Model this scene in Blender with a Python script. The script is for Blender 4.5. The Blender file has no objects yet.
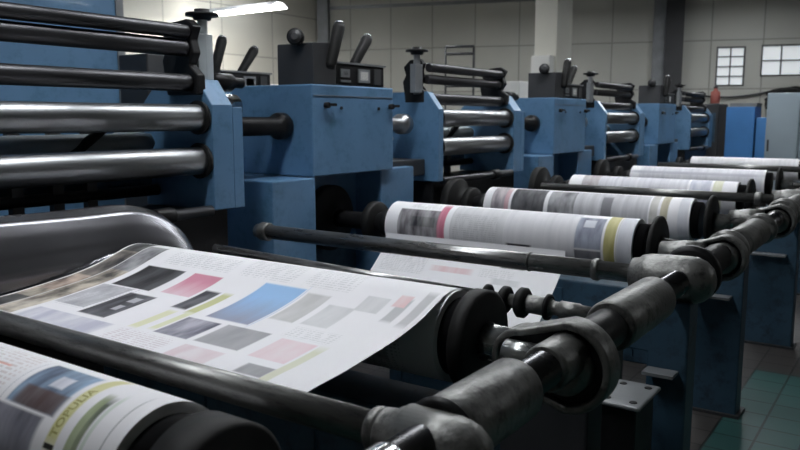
import bpy, bmesh, math, random
from mathutils import Vector, Matrix
random.seed(7)
PI = math.pi
SC = bpy.context.scene
COL = SC.collection

# ------------------------------------------------------------------ materials
def new_mat(name):
    m = bpy.data.materials.new(name); m.use_nodes = True
    nt = m.node_tree
    return m, nt, nt.nodes['Principled BSDF']

def surf(name, col, rough=0.5, metal=0.0, var=0.15, scale=6.0, bump=0.0, rvar=0.12, grime=None, stretch=None, coat=0.0):
    """procedural surface: base colour with noise variation, roughness noise, optional grime patches and bump"""
    m, nt, b = new_mat(name)
    N, L = nt.nodes, nt.links
    tc = N.new('ShaderNodeTexCoord')
    mp = N.new('ShaderNodeMapping'); L.new(tc.outputs['Object'], mp.inputs['Vector'])
    if stretch: mp.inputs['Scale'].default_value = stretch
    n1 = N.new('ShaderNodeTexNoise'); n1.inputs['Scale'].default_value = scale; n1.inputs['Detail'].default_value = 6
    L.new(mp.outputs['Vector'], n1.inputs['Vector'])
    r = N.new('ShaderNodeValToRGB')
    r.color_ramp.elements[0].position = 0.3; r.color_ramp.elements[1].position = 0.72
    r.color_ramp.elements[0].color = tuple(c*(1-var) for c in col)+(1,)
    r.color_ramp.elements[1].color = tuple(min(1, c*(1+var)) for c in col)+(1,)
    L.new(n1.outputs['Fac'], r.inputs['Fac'])
    out = r.outputs['Color']
    if grime:
        n2 = N.new('ShaderNodeTexNoise'); n2.inputs['Scale'].default_value = scale*2.7; n2.inputs['Detail'].default_value = 9; n2.inputs['Roughness'].default_value = 0.7
        L.new(mp.outputs['Vector'], n2.inputs['Vector'])
        r2 = N.new('ShaderNodeValToRGB'); r2.color_ramp.elements[0].position = 0.5; r2.color_ramp.elements[1].position = 0.68
        L.new(n2.outputs['Fac'], r2.inputs['Fac'])
        mx = N.new('ShaderNodeMixRGB'); mx.inputs['Color2'].default_value = tuple(grime)+(1,)
        L.new(r2.outputs['Color'], mx.inputs['Fac']); L.new(out, mx.inputs['Color1'])
        out = mx.outputs['Color']
    L.new(out, b.inputs['Base Color'])
    mr = N.new('ShaderNodeMapRange'); mr.inputs['To Min'].default_value = max(0.03, rough-rvar); mr.inputs['To Max'].default_value = min(1, rough+rvar)
    L.new(n1.outputs['Fac'], mr.inputs['Value']); L.new(mr.outputs['Result'], b.inputs['Roughness'])
    b.inputs['Metallic'].default_value = metal
    if coat: b.inputs['Coat Weight'].default_value = coat
    if bump:
        bp = N.new('ShaderNodeBump'); bp.inputs['Strength'].default_value = bump; bp.inputs['Distance'].default_value = 0.01
        n3 = N.new('ShaderNodeTexNoise'); n3.inputs['Scale'].default_value = scale*8; n3.inputs['Detail'].default_value = 4
        L.new(mp.outputs['Vector'], n3.inputs['Vector'])
        L.new(n3.outputs['Fac'], bp.inputs['Height']); L.new(bp.outputs['Normal'], b.inputs['Normal'])
    return m

def emit(name, col, strength):
    m, nt, b = new_mat(name)
    b.inputs['Base Color'].default_value = tuple(col)+(1,)
    b.inputs['Emission Color'].default_value = tuple(col)+(1,)
    b.inputs['Emission Strength'].default_value = strength
    return m

M = {}
M['blue']   = surf('blue_paint', (0.098, 0.205, 0.350), 0.42, 0, 0.10, 3.0, 0.05, grime=(0.06, 0.15, 0.24), coat=0.1)
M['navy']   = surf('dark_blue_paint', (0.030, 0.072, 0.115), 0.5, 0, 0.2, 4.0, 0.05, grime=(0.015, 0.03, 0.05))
M['bright'] = surf('bright_blue_paint', (0.06, 0.22, 0.52), 0.45, 0, 0.08, 3.0)
M['black']  = surf('black_iron', (0.012, 0.012, 0.013), 0.42, 0.2, 0.3, 9.0, 0.1)
M['rubber'] = surf('black_rubber', (0.010, 0.010, 0.010), 0.6, 0, 0.2, 9.0, 0.05)
M['char']   = surf('charcoal_paint', (0.034, 0.035, 0.038), 0.5, 0, 0.15, 5.0, 0.05)
M['greym']  = surf('grey_painted_metal', (0.20, 0.21, 0.22), 0.45, 0.3, 0.15, 5.0, 0.05)
M['steel']  = surf('brushed_steel', (0.34, 0.35, 0.36), 0.38, 1.0, 0.10, 5.0, 0.03, stretch=(0.4, 6, 6))
M['dsteel'] = surf('dark_blued_steel', (0.075, 0.075, 0.080), 0.40, 0.9, 0.18, 5.0, 0.03, stretch=(0.4, 6, 6))
M['chrome'] = surf('polished_chrome', (0.62, 0.63, 0.64), 0.14, 1.0, 0.06, 6.0)
M['dchrome'] = surf('dark_polished_steel', (0.13, 0.13, 0.135), 0.28, 1.0, 0.1, 6.0)
M['iron']   = surf('worn_cast_iron', (0.19, 0.19, 0.183), 0.42, 0.65, 0.30, 7.0, 0.25, grime=(0.04, 0.04, 0.039))
M['pipe']   = surf('oiled_iron_pipe', (0.17, 0.17, 0.165), 0.36, 0.8, 0.22, 6.0, 0.06, grime=(0.07, 0.07, 0.068), stretch=(5, 0.8, 5))
M['pipel']  = surf('bright_iron_pipe', (0.33, 0.34, 0.34), 0.28, 0.9, 0.15, 6.0, 0.05, stretch=(5, 0.8, 5))
M['pipem']  = surf('half_bright_iron_pipe', (0.27, 0.27, 0.27), 0.30, 0.85, 0.18, 6.0, 0.05, grime=(0.12, 0.12, 0.12), stretch=(5, 0.8, 5))
M['tubeg']  = surf('pale_grey_tube_paint', (0.42, 0.46, 0.48), 0.35, 0.2, 0.08, 4.0)
M['sheet']  = surf('smoky_grey_sheet_metal', (0.19, 0.19, 0.205), 0.24, 0.9, 0.12, 2.0, 0.0)
M['whitep'] = surf('white_painted_board', (0.62, 0.62, 0.60), 0.6, 0, 0.05, 3.0)
M['cream']  = surf('cream_concrete_paint', (0.56, 0.55, 0.49), 0.75, 0, 0.06, 1.5, 0.05)
M['gcab']   = surf('pale_grey_cabinet_paint', (0.27, 0.33, 0.37), 0.5, 0, 0.05, 2.0)
M['red']    = surf('faded_red_paint', (0.35, 0.10, 0.08), 0.6, 0, 0.1, 3.0)
M['tube']   = emit('lamp_tube_glow', (1.0, 0.97, 0.92), 17.0)
M['tube2']  = emit('hall_tube_glow', (0.94, 0.97, 1.0), 17.0)
M['pane']   = emit('daylit_window_glass', (0.82, 0.86, 0.88), 0.2)
M['edge']   = surf('paper_edge', (0.70, 0.70, 0.70), 0.8, 0, 0.05, 20)

for _k in ('rubber', 'black'): M[_k].node_tree.nodes['Principled BSDF'].inputs['Specular IOR Level'].default_value = 0.25
# panel wall
def wall_mat(name, col, sx, sz, ox=0.0, oz=0.0):
    m, nt, b = new_mat(name); N, L = nt.nodes, nt.links
    uv = N.new('ShaderNodeUVMap')
    br = N.new('ShaderNodeTexBrick'); br.offset = 0.0; br.squash = 1.0
    mp = N.new('ShaderNodeMapping'); mp.inputs['Location'].default_value = (ox, oz, 0)
    L.new(uv.outputs['UV'], mp.inputs['Vector']); L.new(mp.outputs['Vector'], br.inputs['Vector'])
    br.inputs['Scale'].default_value = 1.0; br.inputs['Brick Width'].default_value = sx; br.inputs['Row Height'].default_value = sz
    br.inputs['Mortar Size'].default_value = 0.018; br.inputs['Mortar Smooth'].default_value = 0.4
    br.inputs['Color1'].default_value = tuple(col)+(1,); br.inputs['Color2'].default_value = tuple(c*0.93 for c in col)+(1,)
    br.inputs['Mortar'].default_value = tuple(c*0.6 for c in col)+(1,)
    n = N.new('ShaderNodeTexNoise'); n.inputs['Scale'].default_value = 0.9; n.inputs['Detail'].default_value = 5
    L.new(uv.outputs['UV'], n.inputs['Vector'])
    mr = N.new('ShaderNodeMapRange'); mr.inputs['To Min'].default_value = 0.85; mr.inputs['To Max'].default_value = 1.1
    L.new(n.outputs['Fac'], mr.inputs['Value'])
    mx = N.new('ShaderNodeMixRGB'); mx.blend_type = 'MULTIPLY'; mx.inputs['Fac'].default_value = 1
    L.new(br.outputs['Color'], mx.inputs['Color1']); L.new(mr.outputs['Result'], mx.inputs['Color2'])
    L.new(mx.outputs['Color'], b.inputs['Base Color']); b.inputs['Roughness'].default_value = 0.8
    bp = N.new('ShaderNodeBump'); bp.inputs['Strength'].default_value = 0.3; bp.inputs['Distance'].default_value = 0.02; bp.invert = True
    L.new(br.outputs['Fac'], bp.inputs['Height']); L.new(bp.outputs['Normal'], b.inputs['Normal'])
    return m

def floor_mat():
    m, nt, b = new_mat('green_and_grey_floor_tiles'); N, L = nt.nodes, nt.links
    tc = N.new('ShaderNodeTexCoord')
    br = N.new('ShaderNodeTexBrick'); br.offset = 0.0
    L.new(tc.outputs['Object'], br.inputs['Vector'])
    br.inputs['Scale'].default_value = 1.0; br.inputs['Brick Width'].default_value = 0.2; br.inputs['Row Height'].default_value = 0.2
    br.inputs['Mortar Size'].default_value = 0.007; br.inputs['Mortar Smooth'].default_value = 0.2
    br.inputs['Color1'].default_value = (1, 1, 1, 1); br.inputs['Color2'].default_value = (0.78, 0.78, 0.78, 1); br.inputs['Mortar'].default_value = (0.25, 0.25, 0.25, 1)
    sp = N.new('ShaderNodeSeparateXYZ'); L.new(tc.outputs['Object'], sp.inputs['Vector'])
    # the green tiled aisle runs beside the grey tiled strip under the press; tile-aligned border
    def step(out, edge, gt=True):
        c = N.new('ShaderNodeMath'); c.operation = 'GREATER_THAN' if gt else 'LESS_THAN'; c.inputs[1].default_value = edge
        L.new(out, c.inputs[0]); return c.outputs[0]
    a = step(sp.outputs['Y'], 0.8, False); d = step(sp.outputs['X'], 5.2, False)
    mu = N.new('ShaderNodeMath'); mu.operation = 'MULTIPLY'; L.new(a, mu.inputs[0]); L.new(d, mu.inputs[1])
    zone = N.new('ShaderNodeMixRGB'); zone.inputs['Color1'].default_value = (0.050, 0.045, 0.042, 1); zone.inputs['Color2'].default_value = (0.028, 0.095, 0.088, 1)
    L.new(mu.outputs[0], zone.inputs['Fac'])
    mx = N.new('ShaderNodeMixRGB'); mx.blend_type = 'MULTIPLY'; mx.inputs['Fac'].default_value = 1
    L.new(zone.outputs['Color'], mx.inputs['Color1']); L.new(br.outputs['Color'], mx.inputs['Color2'])
    n = N.new('ShaderNodeTexNoise'); n.inputs['Scale'].default_value = 2.2; n.inputs['Detail'].default_value = 7
    L.new(tc.outputs['Object'], n.inputs['Vector'])
    mr = N.new('ShaderNodeMapRange'); mr.inputs['To Min'].default_value = 0.6; mr.inputs['To Max'].default_value = 1.3
    L.new(n.outputs['Fac'], mr.inputs['Value'])
    m2 = N.new('ShaderNodeMixRGB'); m2.blend_type = 'MULTIPLY'; m2.inputs['Fac'].default_value = 1
    L.new(mx.outputs['Color'], m2.inputs['Color1']); L.new(mr.outputs['Result'], m2.inputs['Color2'])
    L.new(m2.outputs['Color'], b.inputs['Base Color']); b.inputs['Roughness'].default_value = 0.45
    bp = N.new('ShaderNodeBump'); bp.inputs['Strength'].default_value = 0.4; bp.inputs['Distance'].default_value = 0.005; bp.invert = True
    L.new(br.outputs['Fac'], bp.inputs['Height']); L.new(bp.outputs['Normal'], b.inputs['Normal'])
    return m

PAPER = (0.86, 0.85, 0.88)
def print_mat(name, rects, seed=0.0):
    """printed newsprint: rects are (kind, u0, v0, u1, v1, colA, colB) in metres on the sheet"""
    m, nt, b = new_mat(name); N, L = nt.nodes, nt.links
    uv = N.new('ShaderNodeUVMap')
    def noise(sc, stretch, det=5, off=0.0):
        mp = N.new('ShaderNodeMapping'); mp.inputs['Scale'].default_value = stretch; mp.inputs['Location'].default_value = (off+seed, off*1.7, 0)
        L.new(uv.outputs['UV'], mp.inputs['Vector'])
        n = N.new('ShaderNodeTexNoise'); n.inputs['Scale'].default_value = sc; n.inputs['Detail'].default_value = det
        L.new(mp.outputs['Vector'], n.inputs['Vector']); return n.outputs['Fac']
    def ramp(fac, p0, p1):
        r = N.new('ShaderNodeMapRange'); r.inputs['From Min'].default_value = p0; r.inputs['From Max'].default_value = p1; r.clamp = True
        L.new(fac, r.inputs['Value']); return r.outputs['Result']
    photo = ramp(noise(16, (1, 0.3, 1), 7, 3.1), 0.36, 0.64)
    fine = ramp(noise(26, (1, 0.05, 1), 4, 9.0), 0.30, 0.70)
    pic = ramp(noise(13, (1, 0.7, 1), 5, 6.3), 0.34, 0.66)
    # text: lines of small words
    wv = N.new('ShaderNodeTexWave'); wv.wave_type = 'BANDS'; wv.bands_direction = 'Y'; wv.inputs['Scale'].default_value = 26; wv.inputs['Distortion'].default_value = 0
    L.new(uv.outputs['UV'], wv.inputs['Vector'])
    ln = ramp(wv.outputs['Fac'], 0.35, 0.65)
    wd = ramp(noise(130, (1, 0.12, 1), 1, 5.0), 0.45, 0.5)
    tm = N.new('ShaderNodeMath'); tm.operation = 'MULTIPLY'; L.new(ln, tm.inputs[0]); L.new(wd, tm.inputs[1]); tm0 = tm; tm = N.new('ShaderNodeMath'); tm.operation = 'MULTIPLY'; tm.inputs[1].default_value = 0.6; L.new(tm0.outputs[0], tm.inputs[0])
    # paper base: slight tone drift
    base = N.new('ShaderNodeMixRGB'); base.inputs['Color1'].default_value = tuple(c*0.93 for c in PAPER)+(1,); base.inputs['Color2'].default_value = PAPER+(1,)
    L.new(noise(4, (1, 0.4, 1), 3, 0.5), base.inputs['Fac'])
    cur = base.outputs['Color']
    for (kind, u0, v0, u1, v1, ca, cb) in rects:
        if u0 > u1: u0, u1 = u1, u0
        if v0 > v1: v0, v1 = v1, v0
        hu, hv = max((u1-u0)/2, 1e-4), max((v1-v0)/2, 1e-4)
        mp = N.new('ShaderNodeMapping'); mp.inputs['Scale'].default_value = (1/hu, 1/hv, 0)
        mp.inputs['Location'].default_value = (-(u0+u1)/2/hu, -(v0+v1)/2/hv, 0)
        L.new(uv.outputs['UV'], mp.inputs['Vector'])
        ab = N.new('ShaderNodeVectorMath'); ab.operation = 'ABSOLUTE'; L.new(mp.outputs['Vector'], ab.inputs[0])
        sp = N.new('ShaderNodeSeparateXYZ'); L.new(ab.outputs['Vector'], sp.inputs['Vector'])
        mxm = N.new('ShaderNodeMath'); mxm.operation = 'MAXIMUM'; L.new(sp.outputs['X'], mxm.inputs[0]); L.new(sp.outputs['Y'], mxm.inputs[1])
        sf = min(.35, .006/min(hu, hv)); lt = N.new('ShaderNodeMapRange'); lt.inputs['From Min'].default_value = 1+sf/2; lt.inputs['From Max'].default_value = 1-sf/2; L.new(mxm.outputs[0], lt.inputs['Value'])
        mask = lt.outputs[0]
        if kind in ('photo', 'fine', 'pic'):
            mc = N.new('ShaderNodeMixRGB'); mc.inputs['Color1'].default_value = tuple(ca)+(1,); mc.inputs['Color2'].default_value = tuple(cb)+(1,)
            L.new({'photo': photo, 'fine': fine, 'pic': pic}[kind], mc.inputs['Fac']); col = mc.outputs['Color']
        elif kind == 'grad':                 # a picture whose own print runs from one colour to the other along the sheet
            sg = N.new('ShaderNodeSeparateXYZ'); L.new(mp.outputs['Vector'], sg.inputs['Vector'])
            g = N.new('ShaderNodeMapRange'); g.inputs['From Min'].default_value = -0.9; g.inputs['From Max'].default_value = 0.7; L.new(sg.outputs['Y'], g.inputs['Value'])
            ad = N.new('ShaderNodeMath'); ad.operation = 'MULTIPLY_ADD'; ad.inputs[1].default_value = 0.35; ad.use_clamp = True
            L.new(fine, ad.inputs[0]); L.new(g.outputs['Result'], ad.inputs[2])
            mc = N.new('ShaderNodeMixRGB'); mc.inputs['Color1'].default_value = tuple(ca)+(1,); mc.inputs['Color2'].default_value = tuple(cb)+(1,)
            L.new(ad.outputs[0], mc.inputs['Fac']); col = mc.outputs['Color']
        elif kind == 'text':
            mt = N.new('ShaderNodeMath'); mt.operation = 'MULTIPLY'; L.new(mask, mt.inputs[0]); L.new(tm.outputs[0], mt.inputs[1]); mask = mt.outputs[0]
            col = None
        else: col = None
        mix = N.new('ShaderNodeMixRGB'); L.new(mask, mix.inputs['Fac']); L.new(cur, mix.inputs['Color1'])
        if col is None: mix.inputs['Color2'].default_value = tuple(ca)+(1,)
        else: L.new(col, mix.inputs['Color2'])
        cur = mix.outputs['Color']
    L.new(cur, b.inputs['Base Color']); b.inputs['Roughness'].default_value = 0.55
    b.inputs['Specular IOR Level'].default_value = 0.35
    return m

# ------------------------------------------------------------------ mesh helpers
class MB:
    def __init__(s): s.bm = bmesh.new(); s.uv = s.bm.loops.layers.uv.new('UVMap')
    def box(s, x0, x1, y0, y1, z0, z1):
        v = [s.bm.verts.new((x, y, z)) for x in (x0, x1) for y in (y0, y1) for z in (z0, z1)]
        for f in ((0,1,3,2),(4,6,7,5),(0,4,5,1),(2,3,7,6),(0,2,6,4),(1,5,7,3)): s.bm.faces.new([v[i] for i in f])
        return s
    def lathe(s, prof, origin, axis='Y', seg=32, cap=True, uvfn=None, sx=1.0):
        """prof: list of (t, r) along the axis"""
        o = Vector(origin); rings = []
        A = {'X': Vector((1,0,0)), 'Y': Vector((0,1,0)), 'Z': Vector((0,0,1))}[axis] if isinstance(axis, str) else Vector(axis).normalized()
        if abs(A.z) > 0.9: U = Vector((1,0,0))
        else: U = Vector((0,0,1))
        V = A.cross(U).normalized(); U = V.cross(A).normalized()
        for t, r in prof:
            rings.append([s.bm.verts.new(o + A*t + U*(r*math.cos(2*PI*k/seg)) + V*(r*math.sin(2*PI*k/seg))) for k in range(seg)])
        for i in range(len(rings)-1):
            for k in range(seg):
                k2 = (k+1) % seg
                f = s.bm.faces.new((rings[i][k], rings[i][k2], rings[i+1][k2], rings[i+1][k]))
                f.smooth = True
        if cap:
            s.bm.faces.new(rings[0]); s.bm.faces.new(list(reversed(rings[-1])))
        return s
    def cyl(s, p0, p1, r, seg=24, r2=None):
        p0, p1 = Vector(p0), Vector(p1); d = p1-p0
        return s.lathe([(0, r), (d.length, r if r2 is None else r2)], p0, d, seg)
    def prism(s, pts, axis, a0, a1):
        """polygon pts in the plane normal to axis, extruded from a0 to a1"""
        def P(p, a):
            return {'X': (a, p[0], p[1]), 'Y': (p[0], a, p[1]), 'Z': (p[0], p[1], a)}[axis]
        lo = [s.bm.verts.new(P(p, a0)) for p in pts]; hi = [s.bm.verts.new(P(p, a1)) for p in pts]
        n = len(pts)
        s.bm.faces.new(lo); s.bm.faces.new(list(reversed(hi)))
        for i in range(n): s.bm.faces.new((lo[i], hi[i], hi[(i+1)%n], lo[(i+1)%n]))
        return s
    def tube(s, pts, r, seg=12):
        pts = [Vector(p) for p in pts]; rings = []
        for i, p in enumerate(pts):
            t = (pts[min(i+1, len(pts)-1)] - pts[max(i-1, 0)]).normalized()
            u = Vector((0,0,1)) if abs(t.z) < 0.9 else Vector((1,0,0))
            v = t.cross(u).normalized(); u = v.cross(t).normalized()
            rr = r[i] if isinstance(r, (list, tuple)) else r
            rings.append([s.bm.verts.new(p + u*(rr*math.cos(2*PI*k/seg)) + v*(rr*math.sin(2*PI*k/seg))) for k in range(seg)])
        for i in range(len(rings)-1):
            for k in range(seg):
                f = s.bm.faces.new((rings[i][k], rings[i][(k+1)%seg], rings[i+1][(k+1)%seg], rings[i+1][k])); f.smooth = True
        s.bm.faces.new(rings[0]); s.bm.faces.new(list(reversed(rings[-1])))
        return s
    def grid(s, fn, nu, nv, uvfn=None, thick=0.0):
        vs = [[s.bm.verts.new(fn(i/nu, j/nv)) for j in range(nv+1)] for i in range(nu+1)]
        for i in range(nu):
            for j in range(nv):
                f = s.bm.faces.new((vs[i][j], vs[i+1][j], vs[i+1][j+1], vs[i][j+1])); f.smooth = True
                if uvfn:
                    for l, (a, c) in zip(f.loops, ((i,j),(i+1,j),(i+1,j+1),(i,j+1))): l[s.uv].uv = uvfn(a/nu, c/nv)
        return s
    def build(s, name, mat, parent=None, bevel=0.0, fix=True, seg=2):
        if fix: bmesh.ops.recalc_face_normals(s.bm, faces=s.bm.faces)
        me = bpy.data.meshes.new(name); s.bm.to_mesh(me); s.bm.free()
        o = bpy.data.objects.new(name, me); COL.objects.link(o)
        me.materials.append(mat)
        if parent: o.parent = parent
        if bevel:
            md = o.modifiers.new('bevel', 'BEVEL'); md.width = bevel; md.segments = seg; md.limit_method = 'ANGLE'; md.angle_limit = math.radians(40)
        return o

def tag(o, label=None, cat=None, group=None, kind=None):
    if label: o['label'] = label
    if cat: o['category'] = cat
    if group: o['group'] = group
    if kind: o['kind'] = kind
    return o
def thing(name, loc, label, cat, group=None):
    o = bpy.data.objects.new(name, None); COL.objects.link(o); o.location = loc; o.empty_display_size = 0.1
    return tag(o, label, cat, group)
def struct(o, label=None): 
    o['kind'] = 'structure'
    return o
def children(o): return [c for c in bpy.data.objects if c.parent == o]
def copy_tree(o, parent=None):
    c = o.copy(); COL.objects.link(c)
    if parent: c.parent = parent
    for ch in children(o): copy_tree(ch, c)
    return c
def lab(o, text): o['label'] = text; return o

# ------------------------------------------------------------------ the hall
CZ = 6.5
CORNER = Vector((14.96, 12.75, 0))
BD = Vector((0.309, -0.951, 0)).normalized()          # the far wall's run, seen nearly square on
BN = Vector((-BD.y, BD.x, 0)); BN = BN if BN.dot(Vector((-1,-0.3,0))) > 0 else -BN   # towards the hall
FW = 23.5
struct(MB().box(-5, 24, -10, 13.5, -0.12, 0).build('floor', floor_mat()))
struct(MB().box(-5, 24, -10, 13.5, CZ, CZ+0.15).build('ceiling', surf('dull_ceiling_paint', (0.30, 0.30, 0.30), 0.8, 0, 0.05, 1)))

def wall(name, p0, d, length, nrm, mat, holes=()):
    """a slab wall with window holes (u0,u1,z0,z1), cut as strips"""
    us = sorted(set([0, length]+[h[0] for h in holes]+[h[1] for h in holes])); zs = sorted(set([0, CZ]+[h[2] for h in holes]+[h[3] for h in holes]))
    mb = MB(); p0 = Vector(p0)
    for i in range(len(us)-1):
        for j in range(len(zs)-1):
            cu, cz = (us[i]+us[i+1])/2, (zs[j]+zs[j+1])/2
            if any(h[0] < cu < h[1] and h[2] < cz < h[3] for h in holes): continue
            for off, flip in ((0, False), (-0.15, True)):
                q = [(us[i], zs[j]), (us[i+1], zs[j]), (us[i+1], zs[j+1]), (us[i], zs[j+1])]
                vs = [mb.bm.verts.new(p0 + d*u + nrm*off + Vector((0,0,z))) for u, z in q]
                f = mb.bm.faces.new(vs)
                for l, (u, z) in zip(f.loops, q): l[mb.uv].uv = (u, z)
    for h in holes:
        for (ua, za, ub, zb) in ((h[0],h[2],h[1],h[2]), (h[1],h[2],h[1],h[3]), (h[1],h[3],h[0],h[3]), (h[0],h[3],h[0],h[2])):
            mb.bm.faces.new([mb.bm.verts.new(p0 + d*u + nrm*o + Vector((0,0,z))) for u, z, o in ((ua,za,0),(ub,zb,0),(ub,zb,-0.15),(ua,za,-0.15))])
    return struct(mb.build(name, mat, fix=False))
wl = wall_mat('cream_panel_wall', (0.62, 0.60, 0.53), 1.55, 1.04, 0.3, 0.12)
wb = wall_mat('grey_green_panel_wall', (0.46, 0.46, 0.42), 1.04, 1.04, 0.2, 0.88)
wall('wall_left', (-5, 12.75, 0), Vector((1,0,0)), 19.96, Vector((0,-1,0)), wl)
def on_wall(px_u, z, off=0): return CORNER + BD*px_u + BN*off + Vector((0,0,z))
#WINDOWS
HOLES = [(9.28, 9.86, 2.30, 3.14), (10.17, 12.57, 2.50, 3.16)]
wall('wall_back', CORNER, BD, FW, BN, wb, HOLES)
wall('wall_front', (-5, -10, 0), Vector((0,1,0)), 22.75, Vector((1,0,0)), wl)
wall('wall_right', (-5, -10, 0), Vector((1,0,0)), 27.3, Vector((0,1,0)), wl)
def window(n, h, cols, rows):
    u0, u1, z0, z1 = h
    w = bpy.data.objects.new('window_%d' % n, None); COL.objects.link(w); w.location = on_wall((u0+u1)/2, z0); struct(w)
    loc = w.location.copy()
    fr = MB()
    def bar(ua, ub, za, zb, d0, d1, mb):
        vs = []
        for o in (d0, d1):
            for u, z in ((ua, za), (ub, za), (ub, zb), (ua, zb)): vs.append(mb.bm.verts.new(on_wall(u, z, o)-loc))
        for f in ((0,1,2,3),(7,6,5,4),(0,4,5,1),(1,5,6,2),(2,6,7,3),(3,7,4,0)): mb.bm.faces.new([vs[i] for i in f])
    t = 0.028
    for a in ((u0,u1,z0,z0+t),(u0,u1,z1-t,z1),(u0,u0+t,z0,z1),(u1-t,u1,z0,z1)): bar(*a, -0.10, 0.02, fr)
    for i in range(1, cols): bar(u0+(u1-u0)*i/cols-0.012, u0+(u1-u0)*i/cols+0.012, z0, z1, -0.09, -0.02, fr)
    for j in range(1, rows): bar(u0, u1, z0+(z1-z0)*j/rows-0.012, z0+(z1-z0)*j/rows+0.012, -0.09, -0.02, fr)
    fr.build('window_frame', M['char'], w)
    g = MB(); bar(u0, u1, z0, z1, -0.08, -0.07, g); g.build('window_pane', M['pane'], w)
window(1, HOLES[0], 2, 4); window(2, HOLES[1], 6, 2)
# pilasters and the free-standing column (#COLUMNS)
def wall_strip(name, u0, u1, d, mat, z0=0, z1=CZ):
    mb = MB(); vs = []
    for o in (0.0, d):
        for u, z in ((u0, z0), (u1, z0), (u1, z1), (u0, z1)): vs.append(mb.bm.verts.new(on_wall(u, z, o)))
    for f in ((0,1,2,3),(7,6,5,4),(0,4,5,1),(1,5,6,2),(2,6,7,3),(3,7,4,0)): mb.bm.faces.new([vs[i] for i in f])
    return struct(mb.build(name, mat))
wall_strip('trim_1', 0.02, 0.30, 0.15, M['greym'])
wall_strip('trim_2', 8.20, 8.58, 0.18, M['char'])
wall_strip('trim_3', 0.30, 8.0, 0.03, M['greym'], 4.27, 4.35)
wall_strip('trim_4', 7.95, 8.20, 0.10, M['greym'])
struct(MB().box(12.85, 13.54, 5.50, 5.92, 0, CZ).build('trim_5', M['cream'], bevel=0.01))   # free-standing column

# ------------------------------------------------------------------ lamps
def hall_lamp(x, y, z, axis, label, group, L=1.8, mat='tube2', wide=1.0):
    t = thing('ceiling_lamp', (x, y, z), label, 'lamp', group)
    def b(a0, a1, c0, c1, z0, z1): return (a0,a1,c0,c1,z0,z1) if axis == 'X' else (c0,c1,a0,a1,z0,z1)
    h = L/2
    hs = MB()
    pts = [(-0.15, -0.012), (-0.05, 0.09), (0.05, 0.09), (0.15, -0.012), (0.14, -0.012), (0.045, 0.075), (-0.045, 0.075), (-0.14, -0.012)]
    pts = [(a*wide, c) for a, c in pts]; hs.prism(pts, axis, -h, h); hs.build('lamp_housing', M['greym'], t)
    g = MB()
    if axis == 'X': g.box(-h+.03, h-.03, -.13, .13, -.012, .012)
    else: g.box(-.13*wide, .13*wide, -h+.03, h-.03, -.012, .012)
    g.build('diffuser', M[mat], t, bevel=.015)
    for s in (-1, 1):
        r = MB(); q = (s*h*0.7, 0, 0.09) if axis == 'X' else (0, s*h*0.7, 0.09)
        r.cyl(q, (q[0], q[1], CZ-z), 0.006, 6); r.build('hanging_rod', M['greym'], t)
    return t
WALL_LAMP = hall_lamp(10.75, 11.2, 3.66, 'Y', 'glowing tube lamp hanging below the ceiling near the cream left wall', None, 2.2, 'tube', 1.7)
LAMPS = [(0.9, 2.3), (3.6, 2.3), (6.3, 2.3), (9.0, 2.3), (11.8, 2.3), (2.2, 5.6), (6.2, 5.6), (10.0, 7.0), (3.2, 11.2), (6.2, 11.2), (9.0, 11.2), (13.6, 6.5), (15.6, 2.6)]  # unseen; those by the left and far walls are added to brighten the walls
for i, (x, y) in enumerate(LAMPS):
    if i == 0: lamp0 = hall_lamp(x, y, 4.0, 'X', 'unseen twin tube lamp hung over the hall to light presses and walls', 'hall lamps above the presses', 2.0)
    else: c = copy_tree(lamp0); c.location = (x, y, 4.0)
for x, y, z in ((11.2, 11.7, 4.7), (9.0, -5.0, 4.0),):  # added out of view: one brightens the left wall, one the aisle-side press faces
    c = copy_tree(lamp0); c.location = (x, y, z)

# ------------------------------------------------------------------ cross pipes
def cross_pipe(x, z, y0, y1, r, label, collars, elbow=None, mat='pipe', coupling=None):
    t = thing('cross_pipe', (x, y0, z), label, 'pipe', 'pipes lying across the press from the rail')
    L = y1-y0
    MB().cyl((0, 0.0, 0), (0, L, 0), r, 32).build('pipe', M[mat], t)
    for (yy, w, rr) in collars:
        MB().lathe([(0, rr*0.92), (0.008, rr), (w-0.008, rr), (w, rr*0.92)], (0, yy-y0, 0), 'Y', 32).build('collar', M['iron'], t)
    if elbow:
        e = MB(); R = elbow
        el = 0.215 if R > .07 else 0.135
        prof = [(el, r*1.4), (el-.005, R*0.72), (el-.03, R*0.76), (el-.04, R*0.88), (el-.07, R*0.97), (0.08, R), (0.0, R*1.02), (-0.03, R*1.0), (-0.06, R*0.86), (-0.085, R*0.6), (-0.098, R*0.25)]
        e.lathe(prof, (0, -0.02, 0), 'Y', 40); e.build('pipe_elbow', M['iron'], t)
    return t
RY = 0.72
cross_pipe(1.16, .992, RY, 2.64, 0.034, 'long dark cross pipe nearest the camera, in front of the printed sheet', [(0.835, 0.026, 0.046)], 0.066)
cross_pipe(2.93, 1.0, RY, 2.95, 0.037, 'bright topped cross pipe over the second newspaper roll, ending in a fat grey elbow', [(1.04, 0.03, 0.045), (1.34, .012, .041), (2.86, 0.06, 0.050)], 0.088, 'pipem')
cross_pipe(6.30, 1.0, RY, 2.80, 0.036, 'cross pipe lying just behind the third newspaper roll', [(1.0, 0.05, 0.05)], 0.080)
cross_pipe(10.2, 1.0, RY, 2.9, 0.036, 'farthest cross pipe, behind the fifth newspaper roll', [(1.0, 0.05, 0.05)], 0.080)

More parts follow.
